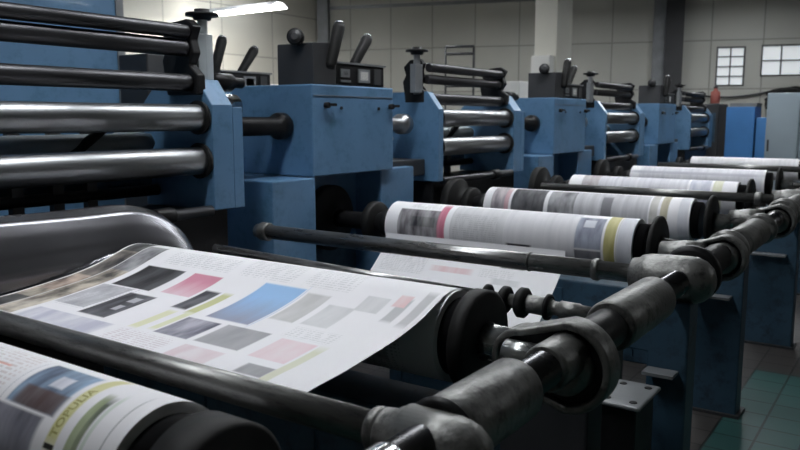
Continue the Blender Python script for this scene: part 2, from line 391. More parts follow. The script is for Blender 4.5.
# spindle: thin dark rod with rings
t = thing('ringed_spindle', (2.36, 0.80, 0.962), 'thin dark spindle with thick black rings beside the black roll flange', 'spindle')
t.rotation_euler.x = 0.028
MB().cyl((0, 0.40, 0), (0, 1.85, 0), 0.019, 20).build('rod', M['pipem'], t)
MB().lathe([(0, .02), (0.0, .026), (.10, .026), (.105, .03), (.17, .03), (.175, .024), (.20, .024), (.205, .032), (.30, .032), (.31, .026), (.42, .022)], (0, 0.0, 0), 'Y', 28).build('sleeve', M['iron'], t)
for yy, rr, w in ((0.36, .048, .032), (0.29, .053, .038), (0.205, .045, .018), (0.435, .044, .022)):
    MB().lathe([(0, rr*.8), (w*.25, rr), (w*.75, rr), (w, rr*.8)], (0, yy, 0), 'Y', 32).build('ring', M['rubber'], t)
lab(MB().lathe([(0, .03), (.01, .036), (.03, .036), (.04, .03)], (0, 0.02, 0), 'Y', 6).build('nut', M['pipel'], t), 'bright hexagonal nut')

# ------------------------------------------------------------------ rail
t = thing('pipe_rail', (0.4, RY, 1.0), 'thick worn grey pipe rail running away along the aisle beside the rolls', 'pipe rail')
def rl(x): return x-0.4
MB().cyl((rl(0.75), 0, 0), (rl(12.5), 0, 0), 0.046, 32).build('pipe', M['dchrome'], t)
SLV = [(0.70, 1.02, .052, 'chrome'), (1.20, 1.50, .074, 'iron'), (1.66, 1.83, .060, 'iron'), (1.9, 2.12, .058, 'black'), (2.12, 2.56, .076, 'iron'), (3.12, 3.5, .060, 'black'),
       (3.92, 4.42, .074, 'iron'), (5.55, 6.05, .072, 'iron'), (6.9, 7.7, .07, 'iron'), (8.6, 9.6, .07, 'iron'), (10.4, 11.3, .07, 'iron')]
for a, b, r, mt in SLV:
    MB().lathe([(0, r*.9), (0.0, r*.94), (.012, r), (b-a-.012, r), (b-a, r*.94), (b-a, r*.9)], (rl(a), 0, 0), 'X', 40).build('sleeve', M[mt], t)
for x, r, w in ((1.185, .079, .022), (3.05, .112, .05), (3.70, .095, .06), (4.55, .085, .05), (5.35, .10, .06), (6.6, .10, .07), (8.4, .1, .07), (10.35, .1, .07)):
    MB().lathe([(0, r*.85), (.01, r), (w-.01, r), (w, r*.85)], (rl(x)-w/2, 0, 0), 'X', 40).build('clamp_ring', M['black' if x < 3.2 else 'iron'], t)

# bearing brackets: strap-rimmed plates that carry the roll shafts
def bearing(x, z, yend, label, k=1.0):
    t = thing('bearing_bracket', (x, RY, z), label, 'bearing', 'roll bearings clamped on the pipe rail')
    def outline(r0, r1, d, n=36):
        p = [(r0*math.cos(-PI/2-PI*k/n), r0*math.sin(-PI/2-PI*k/n)) for k in range(n+1)]        # left round (towards the aisle)
        q = [(d + r1*math.cos(PI/2-PI*k/n), r1*math.sin(PI/2-PI*k/n)) for k in range(n+1)]
        return p+q
    # strap rim (hollow), web plate set back inside it
    o1, o2 = outline(.122*k, .084*k, yend), outline(.100*k, .064*k, yend)
    mb = MB(); n = len(o1)
    A = [[mb.bm.verts.new((xx, p[0], p[1])) for p in o] for xx, o in ((-.04, o1), (.04, o1), (.04, o2), (-.04, o2))]
    for q in range(4):
        for i in range(n): mb.bm.faces.new((A[q][i], A[q][(i+1)%n], A[(q+1)%4][(i+1)%n], A[(q+1)%4][i])).smooth = True
    mb.build('strap', M['iron'], t, bevel=.006)
    MB().prism(o2, 'X', -.012, .03).build('web_plate', M['black'], t)
    MB().lathe([(0, .05), (.01, .07), (.10, .07), (.11, .055)], (-.06, 0, 0), 'X', 36).build('rail_hub', M['iron'], t)
    if k < 1: MB().lathe([(0, .045), (0, .052), (.05, .056), (.10, .066), (.20, .07)], (-.02, .27, 0), (0, -1, 0), 36).build('shaft_elbow', M['iron'], t)
    if k == 1: lab(MB().lathe([(0, .03), (.005, .036), (.09, .036), (.095, .03)], (-.055, yend-.06, 0.02), 'Y', 32).build('shaft_cap', M['pipel'], t), 'pale round shaft cap')
    return t

# ------------------------------------------------------------------ newspaper rolls
DK, DK2 = (0.03, 0.03, 0.04), (0.22, 0.21, 0.24)
W1 = print_mat('newsprint_sheet', [
    ('pic', 2.43, 1.28, 2.645, 1.90, (0.05, 0.045, 0.04), (0.62, 0.55, 0.46)), ('pic', 2.545, 1.66, 2.64, 1.86, (0.02, 0.02, 0.022), (0.25, 0.22, 0.2)), ('pic', 2.54, 1.50, 2.63, 1.66, (0.10, 0.06, 0.05), (0.60, 0.48, 0.40)),
    ('pic', 2.43, 1.74, 2.545, 1.93, (0.06, 0.06, 0.07), (0.40, 0.40, 0.42)), ('pic', 2.54, 1.87, 2.645, 1.985, (0.02, 0.02, 0.02), (0.15, 0.15, 0.15)), ('pic', 2.55, 1.30, 2.64, 1.42, (0.02, 0.02, 0.022), (0.12, 0.12, 0.12)), ('pic', 2.43, 1.30, 2.54, 1.5, (0.15, 0.13, 0.11), (0.7, 0.64, 0.55)),
    ('solid', 2.538, 1.28, 2.546, 1.98, (0.62, 0.62, 0.62), None),
    ('pic', 2.25, 1.43, 2.42, 1.625, (0.38, 0.38, 0.42), (0.62, 0.62, 0.65)),
    ('photo', 2.18, 1.635, 2.39, 1.80, (0.02, 0.02, 0.022), (0.09, 0.09, 0.10)),
    ('text', 2.20, 1.42, 2.40, 1.63, (0.45, 0.45, 0.47), None),
    ('photo', 2.09, 1.395, 2.23, 1.60, (0.025, 0.025, 0.03), (0.16, 0.16, 0.18)), ('fine', 2.12, 1.46, 2.15, 1.50, (0.4, 0.4, 0.45), (0.6, 0.6, 0.6)), ('fine', 2.12, 1.53, 2.16, 1.57, (0.4, 0.4, 0.45), (0.6, 0.6, 0.6)),
    ('grad', 1.985, 1.645, 2.13, 1.80, (0.75, 0.58, 0.64), (0.62, 0.26, 0.35)),
    ('photo', 1.90, 1.56, 1.97, 1.71, (0.03, 0.03, 0.04), (0.20, 0.20, 0.22)),
    ('solid', 1.845, 1.545, 1.885, 1.71, (0.56, 0.57, 0.30), None), ('solid', 1.91, 1.385, 1.95, 1.535, (0.74, 0.74, 0.52), None), ('solid', 1.845, 1.40, 1.875, 1.545, (0.72, 0.73, 0.52), None),
    ('photo', 1.69, 1.385, 1.835, 1.52, (0.10, 0.10, 0.14), (0.46, 0.45, 0.52)),
    ('grad', 1.61, 1.547, 1.79, 1.812, (0.30, 0.28, 0.35), (0.30, 0.50, 0.78)),
    ('solid', 1.60, 1.54, 1.605, 1.82, (0.6, 0.66, 0.8), None),
    ('photo', 1.49, 1.39, 1.665, 1.525, (0.33, 0.33, 0.35), (0.42, 0.42, 0.44)),
    ('photo', 1.495, 1.615, 1.59, 1.797, (0.50, 0.50, 0.50), (0.62, 0.61, 0.62)),
    ('photo', 1.31, 1.38, 1.44, 1.515, (0.78, 0.60, 0.65), (0.80, 0.70, 0.73)),
    ('photo', 1.30, 1.285, 1.395, 1.343, (0.30, 0.30, 0.32), (0.46, 0.46, 0.48)),
    ('solid', 1.217, 1.72, 1.255, 1.842, (0.50, 0.50, 0.52), None), ('solid', 1.16, 1.71, 1.193, 1.89, (0.52, 0.52, 0.54), None), ('photo', 1.225, 1.80, 1.27, 1.86, (0.75, 0.5, 0.52), (0.78, 0.68, 0.7)),
    ('photo', 1.37, 1.62, 1.47, 1.757, (0.60, 0.60, 0.62), (0.70, 0.70, 0.72)), ('photo', 1.29, 1.75, 1.375, 1.832, (0.62, 0.62, 0.64), (0.72, 0.72, 0.74)),
    ('text', 1.70, 1.83, 1.95, 1.95, (0.55, 0.55, 0.58), None), ('text', 1.45, 1.83, 1.65, 1.95, (0.58, 0.58, 0.6), None), ('text', 1.29, 1.53, 1.46, 1.60, (0.58, 0.58, 0.6), None),
    ('text', 2.0, 1.83, 2.35, 1.92, (0.5, 0.5, 0.53), None), ('photo', 2.0, 1.25, 2.40, 1.37, (0.5, 0.5, 0.6), (0.7, 0.7, 0.75)), ('photo', 1.5, 1.25, 1.66, 1.36, (0.72, 0.6, 0.64), (0.78, 0.72, 0.75)),
    ('text', 1.70, 1.25, 1.95, 1.37, (0.6, 0.5, 0.55), None), ('solid', 1.27, 1.22, 1.30, 1.50, (0.68, 0.68, 0.55), None),
    ('photo', 1.35, 0.45, 1.7, 0.9, (0.03, 0.03, 0.035), (0.25, 0.25, 0.27)),
], 0.0)

def roll_print(name, bands, seed):
    return print_mat(name, bands, seed)
A0, A1 = 0.0, 0.9      # UV v runs around the roll, in metres; 0 at the top, growing towards the camera
R0 = roll_print('newsprint_roll_first', [
    ('photo', 1.30, -0.02, 1.46, 0.105, (0.05, 0.06, 0.10), (0.30, 0.42, 0.58)), ('fine', 1.34, 0.015, 1.385, 0.05, (0.55, 0.55, 0.62), (0.75, 0.75, 0.8)), ('photo', 1.30, 0.06, 1.44, 0.105, (0.08, 0.05, 0.05), (0.18, 0.16, 0.18)),
    ('photo', 1.32, 0.112, 1.60, 0.24, (0.12, 0.12, 0.15), (0.32, 0.32, 0.38)), ('solid', 1.48, -0.02, 1.482, 0.2, (0.5, 0.5, 0.55), None), ('text', 1.5, -0.03, 1.75, 0.1, (0.6, 0.5, 0.5), None), ('solid', 1.55, 0.03, 1.62, 0.036, (0.75, 0.42, 0.38), None),
    ('photo', 1.253, -0.06, 1.283, 0.155, (0.58, 0.56, 0.24), (0.68, 0.66, 0.36)),
    ('solid', 1.253, 0.150, 1.283, 0.160, (0.02, 0.02, 0.02), None), ('solid', 1.253, 0.172, 1.29, 0.20, (0.7, 0.25, 0.2), None),
    ('photo', 1.19, 0.035, 1.222, 0.20, (0.10, 0.12, 0.09), (0.38, 0.43, 0.28)), ('photo', 1.205, 0.03, 1.225, 0.2, (0.28, 0.33, 0.18), (0.5, 0.55, 0.4)), ('solid', 1.175, 0.02, 1.185, 0.2, (0.62, 0.68, 0.62), None),
    ('solid', 1.131, 0.0, 1.134, 0.24, (0.35, 0.36, 0.38), None)], 1.0)
R1 = roll_print('newsprint_roll_second', [('photo', 1.30, -0.3, 1.5, 0.3, (0.4, 0.4, 0.42), (0.6, 0.6, 0.62)), ('photo', 1.6, 0.12, 2.3, 0.5, DK, DK2), ('text', 1.25, 0.1, 1.5, 0.5, (0.4, 0.4, 0.42), None)], 2.0)
R2 = roll_print('newsprint_roll_third', [
    ('fine', 1.45, -0.05, 1.86, 0.4, (0.58, 0.58, 0.61), (0.72, 0.71, 0.74)), ('fine', 1.86, 0.02, 2.20, 0.3, (0.54, 0.54, 0.56), (0.66, 0.66, 0.68)),
    ('photo', 1.315, 0.045, 1.455, 0.235, (0.13, 0.14, 0.20), (0.38, 0.41, 0.50)), ('fine', 1.36, 0.07, 1.42, 0.12, (0.5, 0.53, 0.6), (0.65, 0.66, 0.7)), ('solid', 1.315, 0.235, 1.455, 0.243, (0.7, 0.7, 0.72), None), ('photo', 1.315, 0.243, 1.455, 0.4, (0.10, 0.10, 0.13), (0.25, 0.25, 0.28)),
    ('photo', 1.245, -0.03, 1.302, 0.4, (0.36, 0.33, 0.12), (0.58, 0.54, 0.26)), ('solid', 1.232, -0.02, 1.24, 0.4, (0.6, 0.6, 0.6), None), ('photo', 1.15, 0.0, 1.232, 0.4, (0.52, 0.53, 0.58), (0.66, 0.67, 0.72)),
    ('photo', 2.28, 0.09, 2.56, 0.4, (0.07, 0.06, 0.07), (0.42, 0.41, 0.43)), ('photo', 2.30, 0.14, 2.47, 0.2, (0.03, 0.03, 0.04), (0.3, 0.3, 0.3)), ('fine', 2.235, 0.03, 2.285, 0.4, (0.50, 0.10, 0.18), (0.68, 0.35, 0.42)),
    ('solid', 1.70, 0.245, 1.84, 0.285, (0.02, 0.02, 0.025), None), ('solid', 1.86, -0.1, 1.864, 0.4, (0.66, 0.66, 0.68), None), ('text', 1.9, 0.1, 2.18, 0.3, (0.4, 0.4, 0.42), None),
    ('text', 2.3, 0.02, 2.5, 0.08, (0.4, 0.4, 0.42), None), ('photo', 1.9, 0.3, 2.2, 0.4, (0.6, 0.45, 0.47), (0.72, 0.66, 0.68))], 3.0)
R3 = roll_print('newsprint_roll_fourth', [
    ('fine', 1.45, 0.02, 2.0, 0.4, (0.40, 0.40, 0.43), (0.62, 0.62, 0.65)), ('photo', 1.325, -0.06, 1.372, 0.4, (0.40, 0.36, 0.26), (0.52, 0.48, 0.36)), ('photo', 1.39, -0.02, 1.44, 0.4, (0.5, 0.49, 0.46), (0.66, 0.65, 0.63)),
    ('photo', 2.17, 0.02, 2.42, 0.4, (0.035, 0.035, 0.04), (0.15, 0.15, 0.16)), ('photo', 2.47, 0.01, 2.58, 0.4, (0.22, 0.20, 0.22), (0.55, 0.50, 0.52)), ('fine', 2.44, 0.03, 2.475, 0.4, (0.5, 0.25, 0.3), (0.65, 0.5, 0.52)),
    ('photo', 1.95, 0.03, 2.14, 0.4, (0.12, 0.12, 0.13), (0.42, 0.42, 0.44)), ('solid', 1.69, 0.07, 1.76, 0.4, (0.2, 0.2, 0.22), None), ('solid', 1.20, 0.0, 1.26, 0.4, (0.66, 0.67, 0.72), None)], 4.0)
R4 = roll_print('newsprint_roll_fifth', [
    ('fine', 1.6, 0.0, 2.4, 0.4, (0.5, 0.5, 0.55), (0.72, 0.72, 0.76)), ('photo', 2.35, -0.02, 2.5, 0.4, (0.35, 0.30, 0.32), (0.6, 0.58, 0.6)), ('photo', 1.42, 0.02, 1.58, 0.3, (0.42, 0.44, 0.55), (0.65, 0.66, 0.72)), ('photo', 1.33, -0.02, 1.4, 0.3, (0.6, 0.6, 0.42), (0.72, 0.72, 0.6))], 5.0)
R5 = roll_print('newsprint_roll_sixth', [('fine', 1.3, 0.03, 2.5, 0.4, (0.55, 0.55, 0.6), (0.74, 0.74, 0.78)), ('solid', 1.3, 0.11, 2.6, 0.14, (0.5, 0.5, 0.56), None)], 6.0)
R6 = roll_print('newsprint_roll_last', [('fine', 1.3, 0.05, 2.5, 0.4, (0.6, 0.6, 0.62), (0.75, 0.75, 0.78))], 7.0)

W2 = print_mat('newsprint_hanging_sheet', [('fine', 2.0, .32, 2.25, .36, (0.74, 0.55, 0.58), (0.78, 0.70, 0.72)), ('text', 2.3, .28, 2.6, .40, (0.5, 0.5, 0.52), None), ('solid', 1.70, 0.245, 1.84, 0.285, (0.02, 0.02, 0.025), None),
    ('fine', 1.7, .36, 1.86, .40, (.62, .62, .64), (.74, .74, .76)), ('text', 1.75, .30, 1.95, .36, (0.6, 0.6, 0.62), None)], 8.0)
def news_roll(x, z, mat, label, y0=1.16, y1=2.65, r=0.14, disc=0.15, dy=1.07, dth=0.03, wheel=0.0, hub=True, shaft_to=0.80, wheel_y=2.88, shaft_mat='iron'):
    """roll lying along Y; local origin under the roll's middle on its axis"""
    t = thing('newspaper_roll', (x, 0, z), label, 'newspaper roll', 'rolls of printed newspaper in the press row')
    mb = MB(); n = 72
    def fn(a, c):
        th = 2*PI*a
        return Vector((-r*math.sin(th), y0+(y1-y0)*c, r*math.cos(th)))
    mb.grid(fn, n, 1, lambda a, c: (y0+(y1-y0)*c, r*2*PI*(a if a <= 0.6 else a-1)))
    # the seam lies at the back: shift so v runs -0.35..0.53
    mb.build('printed_paper', mat, t, fix=False)
    for yy in (y0, y1-0.002):
        e = MB(); e.lathe([(0, .11), (0, r-.0005), (.002, r-.0005), (.002, .11)], (0, yy, 0), 'Y', 64, cap=False)
        e.build('paper_end', M['edge'], t)
    MB().lathe([(0, .09), (0, .118), (y1-y0+.05, .118), (y1-y0+.06, .09)], (0, y0-.045, 0), 'Y', 48).build('core', M['black'], t)
    MB().lathe([(0, disc*.3), (0, disc*.93), (.006, disc), (dth-.006, disc), (dth, disc*.93), (dth, disc*.3)], (0, dy, 0), 'Y', 64).build('end_flange', M['rubber'], t)
    MB().lathe([(0, .03), (.0, .034), (dy-shaft_to-.1, .034), (dy-shaft_to-.1, .05), (dy-shaft_to-.02, .055), (dy-shaft_to, .06)], (0, shaft_to, 0), 'Y', 32).build('shaft', M[shaft_mat], t)
    if hub:
        lab(MB().lathe([(0, .036), (0, .0365), (.05, .0365), (.05, .036)], (0, dy-.12, 0), 'Y', 32).build('shaft_band', M['pipel'], t), 'pale band on the shaft')
        MB().lathe([(0, .05), (.0, .12), (.012, .128), (.05, .128), (.06, .12), (.07, .05)], (0, y1+.14, 0), 'Y', 40).build('inner_flange', M['rubber'], t)
        MB().lathe([(0, .10), (.06, .085), (.12, .06), (.16, .055), (wheel_y+.09-y1 if wheel else .3, .055)], (0, y1+.02, 0), 'Y', 28).build('drive_shaft', M['black'], t)
    if wheel:
        MB().lathe([(0, .06), (0, .075), (.02, .08), (.02, wheel*.7), (.035, wheel*.78), (.035, wheel*.94), (.045, wheel), (.10, wheel), (.105, wheel*.9), (.11, .06)], (0, wheel_y, 0), 'Y', 56).build('drive_wheel', M['rubber'], t)
    return t

news_roll(0.845, 0.95, R0, 'nearest newspaper roll, cut by the lower left corner, with a yellow headline band', 1.095, 2.7, dy=0.93, disc=0.138, dth=0.10, hub=False, shaft_to=0.84)
roll1 = news_roll(1.95, 0.947, R1, 'newspaper roll under the wide printed sheet, with a thick black end flange', 1.13, 2.65, dy=1.03, disc=0.152, dth=0.055, hub=False, shaft_mat='pipel')
roll2 = news_roll(3.83, 0.958, R2, 'newspaper roll behind the bright topped cross pipe, with a yellow strip near its right end', 1.16, 2.65, dy=1.055, disc=0.163, wheel=.215, wheel_y=3.12)
roll3 = news_roll(5.05, 0.957, R3, 'newspaper roll third from the printed sheet, with a tan strip and black picture', 1.19, 2.64, dy=1.07, disc=0.165, wheel=.19, wheel_y=2.88)
news_roll(6.60, 0.957, R4, 'newspaper roll just beyond the pipe that runs behind the third roll', 1.22, 2.62, dy=1.12, disc=0.168, wheel=.20)
news_roll(8.25, 0.957, R5, 'pale newspaper roll with a thin steel shaft and a disc on its left end', 1.28, 2.60, dy=1.15, disc=0.168, wheel=.20)
news_roll(10.75, 0.957, R6, 'farthest newspaper roll, pale and just in front of the grey cabinet', 1.30, 2.60, dy=1.15, disc=0.15, wheel=0)

# the wide printed sheet coming off the second roll: a part of it
def spline(pts, n):
    """Catmull-Rom through 2D points"""
    P = [Vector(p) for p in pts]; P = [2*P[0]-P[1]]+P+[2*P[-1]-P[-2]]; out = []
    for i in range(1, len(P)-2):
        for k in range(n):
            t = k/n; a, b, c, d = P[i-1], P[i], P[i+1], P[i+2]
            out.append(0.5*((2*b)+(c-a)*t+(2*a-5*b+4*c-d)*t*t+(3*b-3*c+d-a)*t**3))
    out.append(P[-2]); return out
def web(name, prof, y0, y1, mat, parent, vfn, n=8):
    c = spline(prof, n); L = [0]
    for i in range(1, len(c)): L.append(L[-1]+(c[i]-c[i-1]).length)
    mb = MB(); m = len(c)-1; o = parent.location
    def fn(a, b):
        p = c[round(a*m)]; y = y0+(y1-y0)*b
        return Vector((p[0]-o.x, y-o.y, p[1]-o.z))
    mb.grid(fn, m, 12, lambda a, b: (y0+(y1-y0)*b, vfn(c[round(a*m)], L[round(a*m)])))
    return mb.build(name, mat, parent, fix=False)
pr1 = [(2.0, 1.082), (1.95, 1.0905), (1.90, 1.085), (1.84, 1.065), (1.756, 1.036), (1.66, 1.014), (1.564, 1.0), (1.418, .983), (1.30, .974), (1.22, .962), (1.205, .950), (1.215, .938), (1.26, .928), (1.42, .868), (1.55, .81), (1.66, .77)]
web('printed_sheet', pr1, 1.14, 2.655, W1, roll1, lambda p, l: p[0] if l < .84 else 1.15-(l-.84))
pr2 = [(3.6925, .922), (3.688, .90), (3.678, .87), (3.65, .825), (3.58, .76), (3.48, .68), (3.36, .59), (3.33, .55), (3.36, .51), (3.44, .44), (3.52, .35)]
web('printed_sheet', pr2, 1.50, 2.64, W2, roll2, lambda p, l: 0.15+l)


# raised headline letters of the nearest roll's yellow band, bent round the paper
def roll_text(txt, parent, y_base, size, th0, r, mat):
    cu = bpy.data.curves.new('headline', 'FONT'); cu.body = txt; cu.size = size; cu.extrude = 0.0; cu.resolution_u = 3
    cu.offset = size*0.02; cu.space_character = 1.05
    o = bpy.data.objects.new('headline', cu); COL.objects.link(o)
    dg = bpy.context.evaluated_depsgraph_get(); me = bpy.data.meshes.new_from_object(o.evaluated_get(dg))
    bpy.data.objects.remove(o); bpy.data.curves.remove(cu)
    bm = bmesh.new(); bm.from_mesh(me)
    for _ in range(2): bmesh.ops.subdivide_edges(bm, edges=[e for e in bm.edges if e.calc_length() > 0.006], cuts=2)
    for v in bm.verts:
        s, y = v.co.x, v.co.y; th = th0 - s/r            # text runs from the front up over the top, letters' tops towards +Y
        v.co = Vector((-r*math.sin(th), y_base + y, r*math.cos(th)))
    bm.to_mesh(me); bm.free(); me.name = 'headline'
    h = bpy.data.objects.new('headline', me); COL.objects.link(h); me.materials.clear(); me.materials.append(mat); h.parent = parent
    return h
M['ink'] = surf('olive_ink', (0.34, 0.32, 0.10), 0.6, 0, 0.2, 30)
nr = [o for o in bpy.data.objects if o.name == 'newspaper_roll'][0]
lab(roll_text('TOPULIA', nr, 1.259, 0.027, 0.98, 0.1402, M['ink']), 'olive headline letters on the yellow band')

for x, z, ye, lb in ((1.825, .968, .125, 'big black strapped bearing bracket at the end of the sheet-covered roll'),
                     (3.62, .98, .09, 'bearing bracket on the rail at the end of the roll with the yellow strip'),
                     (5.12, .98, .09, 'bearing bracket on the rail at the end of the roll with the tan strip'),
                     (6.72, .98, .09, 'bearing bracket on the rail at the end of the fourth roll past the sheet'),
                     (8.40, .98, .09, 'bearing bracket on the rail at the end of the fifth roll past the sheet'),
                     (10.75, .98, .09, 'farthest bearing bracket visible on the rail, near the grey cabinet')):
    bearing(x, z, ye, lb, 1.0 if ye > .1 else .85)

# ------------------------------------------------------------------ curved grey guide hood, left of the sheet
t = thing('guide_hood', (1.2, 2.9, 0.0), 'smooth grey curved metal hood along the left edge of the printed sheet', 'guide hood')
def hood(a, c):
    # a: along X 0.5..2.32; c: across, from the sheet's edge up over the crest and back
    x = 0.5 + 1.85*a
    k = max(0.0, (x-1.95)/0.40); drop = 0.30*(1-math.sqrt(max(0.0, 1-min(1, k)**2)))
    sec = [(2.672, .965), (2.675, 1.03), (2.70, 1.10), (2.735, 1.165), (2.77, 1.215), (2.83, 1.24), (2.88, 1.235), (2.93, 1.20), (2.96, 1.1)]
    f = c*(len(sec)-1); i = min(int(f), len(sec)-2); u = f-i
    y = sec[i][0]*(1-u)+sec[i+1][0]*u; z = sec[i][1]*(1-u)+sec[i+1][1]*u
    base = .955 + .10*max(0, min(1, (x-1.25)/.6))**1.2 - (0.1*max(0, (x-1.98)/.37))
    z = max(base - .0, z - drop) if c > 0.02 else min(base, z - drop*0.2)
    z += .012*math.sin(x*5.0+c*3)*c*(1-c)*2
    return Vector((x-1.2, y-2.9, z))
o = MB().grid(hood, 60, 32).build('guide_hood_panel', M['sheet'], t, fix=False)
md = o.modifiers.new('thick', 'SOLIDIFY'); md.thickness = 0.006
MB().box(-.7, 1.0, .01, .05, 0, 1.1).build('support_panel', M['black'], t)

# ------------------------------------------------------------------ roller stands
def roller_stand(label, caps=('L',), dz=0.0):
    """local origin: floor, at the near edge of the left plate; x along the press, y away from the camera"""
    t = thing('roller_stand', (0,0,0), label, 'roller stand', 'roller stands between the blue press units')
    pl = [(0.0, 1.13), (0.0, 1.67), (.10, 1.80), (.42, 1.80), (.55, 1.68), (.55, 1.13)]
    def plate(x0, x1): 
        p = MB().prism(pl, 'X', x0, x1).build('side_plate', M['blue'], t, bevel=.006); return p
    PL, PR = plate(0, .07), plate(1.26, 1.40)
    MB().prism([(0.0, 1.13), (0.0, 1.66), (.055, 1.66), (.055, 1.13)], 'X', 1.40, 1.47).build('front_flange', M['blue'], t, bevel=.004)
    for y, z, r, m in ((.125, 2.035+dz, .034, 'dsteel'), (.145, 1.955+dz*1.1, .043 if dz == 0 else .036, 'dsteel'), (.125, 1.78+dz*.6, .044, 'dsteel'), (.085, 1.605, .066, 'steel'), (.085, 1.385, .070, 'steel')):
        a, b = (.05, 1.225) if z > 1.7 else (.07, 1.255)
        ro = MB().lathe([(0, r*.8), (.006, r), (b-a-.02, r), (b-a-.006, r*.97), (b-a, r*.7)], (a, y, z), 'X', 40).build('roller', M[m], t)
        if z < 1.7:
            for xx in (.07, 1.235): MB().lathe([(0, r*1.32), (.02, r*1.28)], (xx, y, z), 'X', 36).build('bearing_ring', M['rubber'], t)
        else:
            pass
    MB().lathe([(0, .03), (1.15, .03)], (.08, .42, 1.22), 'X', 24).build('roller', M['black'], t)
    # curved arms over the plates that carry the three upper rollers
    arm = [(.06, 1.72), (.06, 1.82), (.12, 1.87), (.085, 1.93), (.105, 2.0), (.075, 2.06), (.13, 2.10), (.24, 2.09), (.32, 2.03), (.29, 1.96), (.33, 1.90), (.31, 1.80), (.30, 1.72)]
    for x0, sd in ((-.005, 'L'), (1.225, 'R')):
        MB().prism([((p[0] if sd == 'R' else .14+(p[0]-.075)*.72), 1.72+(p[1]-1.72)*(1+dz*2.6)) for p in arm], 'X', x0, x0+.055).build('roller_arm', M['black'], t, bevel=.008)
        if sd in caps:
            ys = .17 if sd == 'L' else .145; zt = 0 if sd == 'L' else .035; x0 = x0-.155 if sd == 'L' else x0
            s = MB(); s.cyl((x0+.12, ys, 1.78), (x0+.12, ys, 2.075+zt), .026, 16)
            s.box(x0+.065, x0+.165, ys-.025, ys+.025, 1.79, 2.0+zt); lab(s.build('adjusting_screw', M['greym' if sd == 'L' else 'tubeg'], t, bevel=.004), 'pale grey screw column')
            MB().lathe([(0, .03), (.0, .045), (.018, .05), (.02, .085), (.035, .085), (.04, .04), (.055, .04)], (x0+.12, ys, 2.07+zt), 'Z', 24).build('hand_wheel', M['black'], t)
    # back: tube, posts, panel behind the rollers
    MB().box(.07, 1.26, .50, .54, 1.18, 1.46).build('rear_panel', M['navy'], t)
    for xx in (.28, .42, .62, .80): MB().box(xx, xx+.055, .40, .44, 1.1, 1.66).build('rear_post', M['char'], t)
    lab(MB().lathe([(0, .05), (.9, .05), (.905, .056), (1.05, .056), (1.10, .05), (1.12, .03)], (.07, .40, 1.475), 'X', 28).build('rear_tube', M['tubeg'], t), 'pale grey tube behind the rollers')
    MB().tube([(.70, .36, 1.42), (.80, .35, 1.50), (.90, .34, 1.57), (.95, .34, 1.585)], [.022, .026, .02, .014], 10).build('lever', M['black'], t)
    # apron under the rollers
    MB().box(.02, 1.40, .06, .50, .75, 1.13).build('cross_beam', M['black'], t, bevel=.006)
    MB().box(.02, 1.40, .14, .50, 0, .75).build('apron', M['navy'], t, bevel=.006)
    MB().lathe([(0, .028), (1.16, .028)], (.09, .02, 1.13), 'X', 24).build('tie_rod', M['dsteel'], t)
    for xx in (.60,): MB().lathe([(0, .036), (.01, .042), (.10, .042), (.11, .036)], (xx+.3, .02, 1.13), 'X', 24).build('clamp', M['black'], t)
    return t
s0 = roller_stand('left roller stand with five long rollers, closest to the camera', ('L', 'R')); s0.location = (1.42, 3.0, 0)
s1 = roller_stand('roller stand between the two blue press units, its rollers shining pale', ('L',), -.055); s1.location = (4.87, 3.0, 0)
for x, lb in ((8.42, 'roller stand just past the second press unit, half in shadow'), (12.15, 'farthest roller stand, before the bright blue cabinets')):
    c = copy_tree(s1); c.location = (x, 3.0, 0); c['label'] = lb

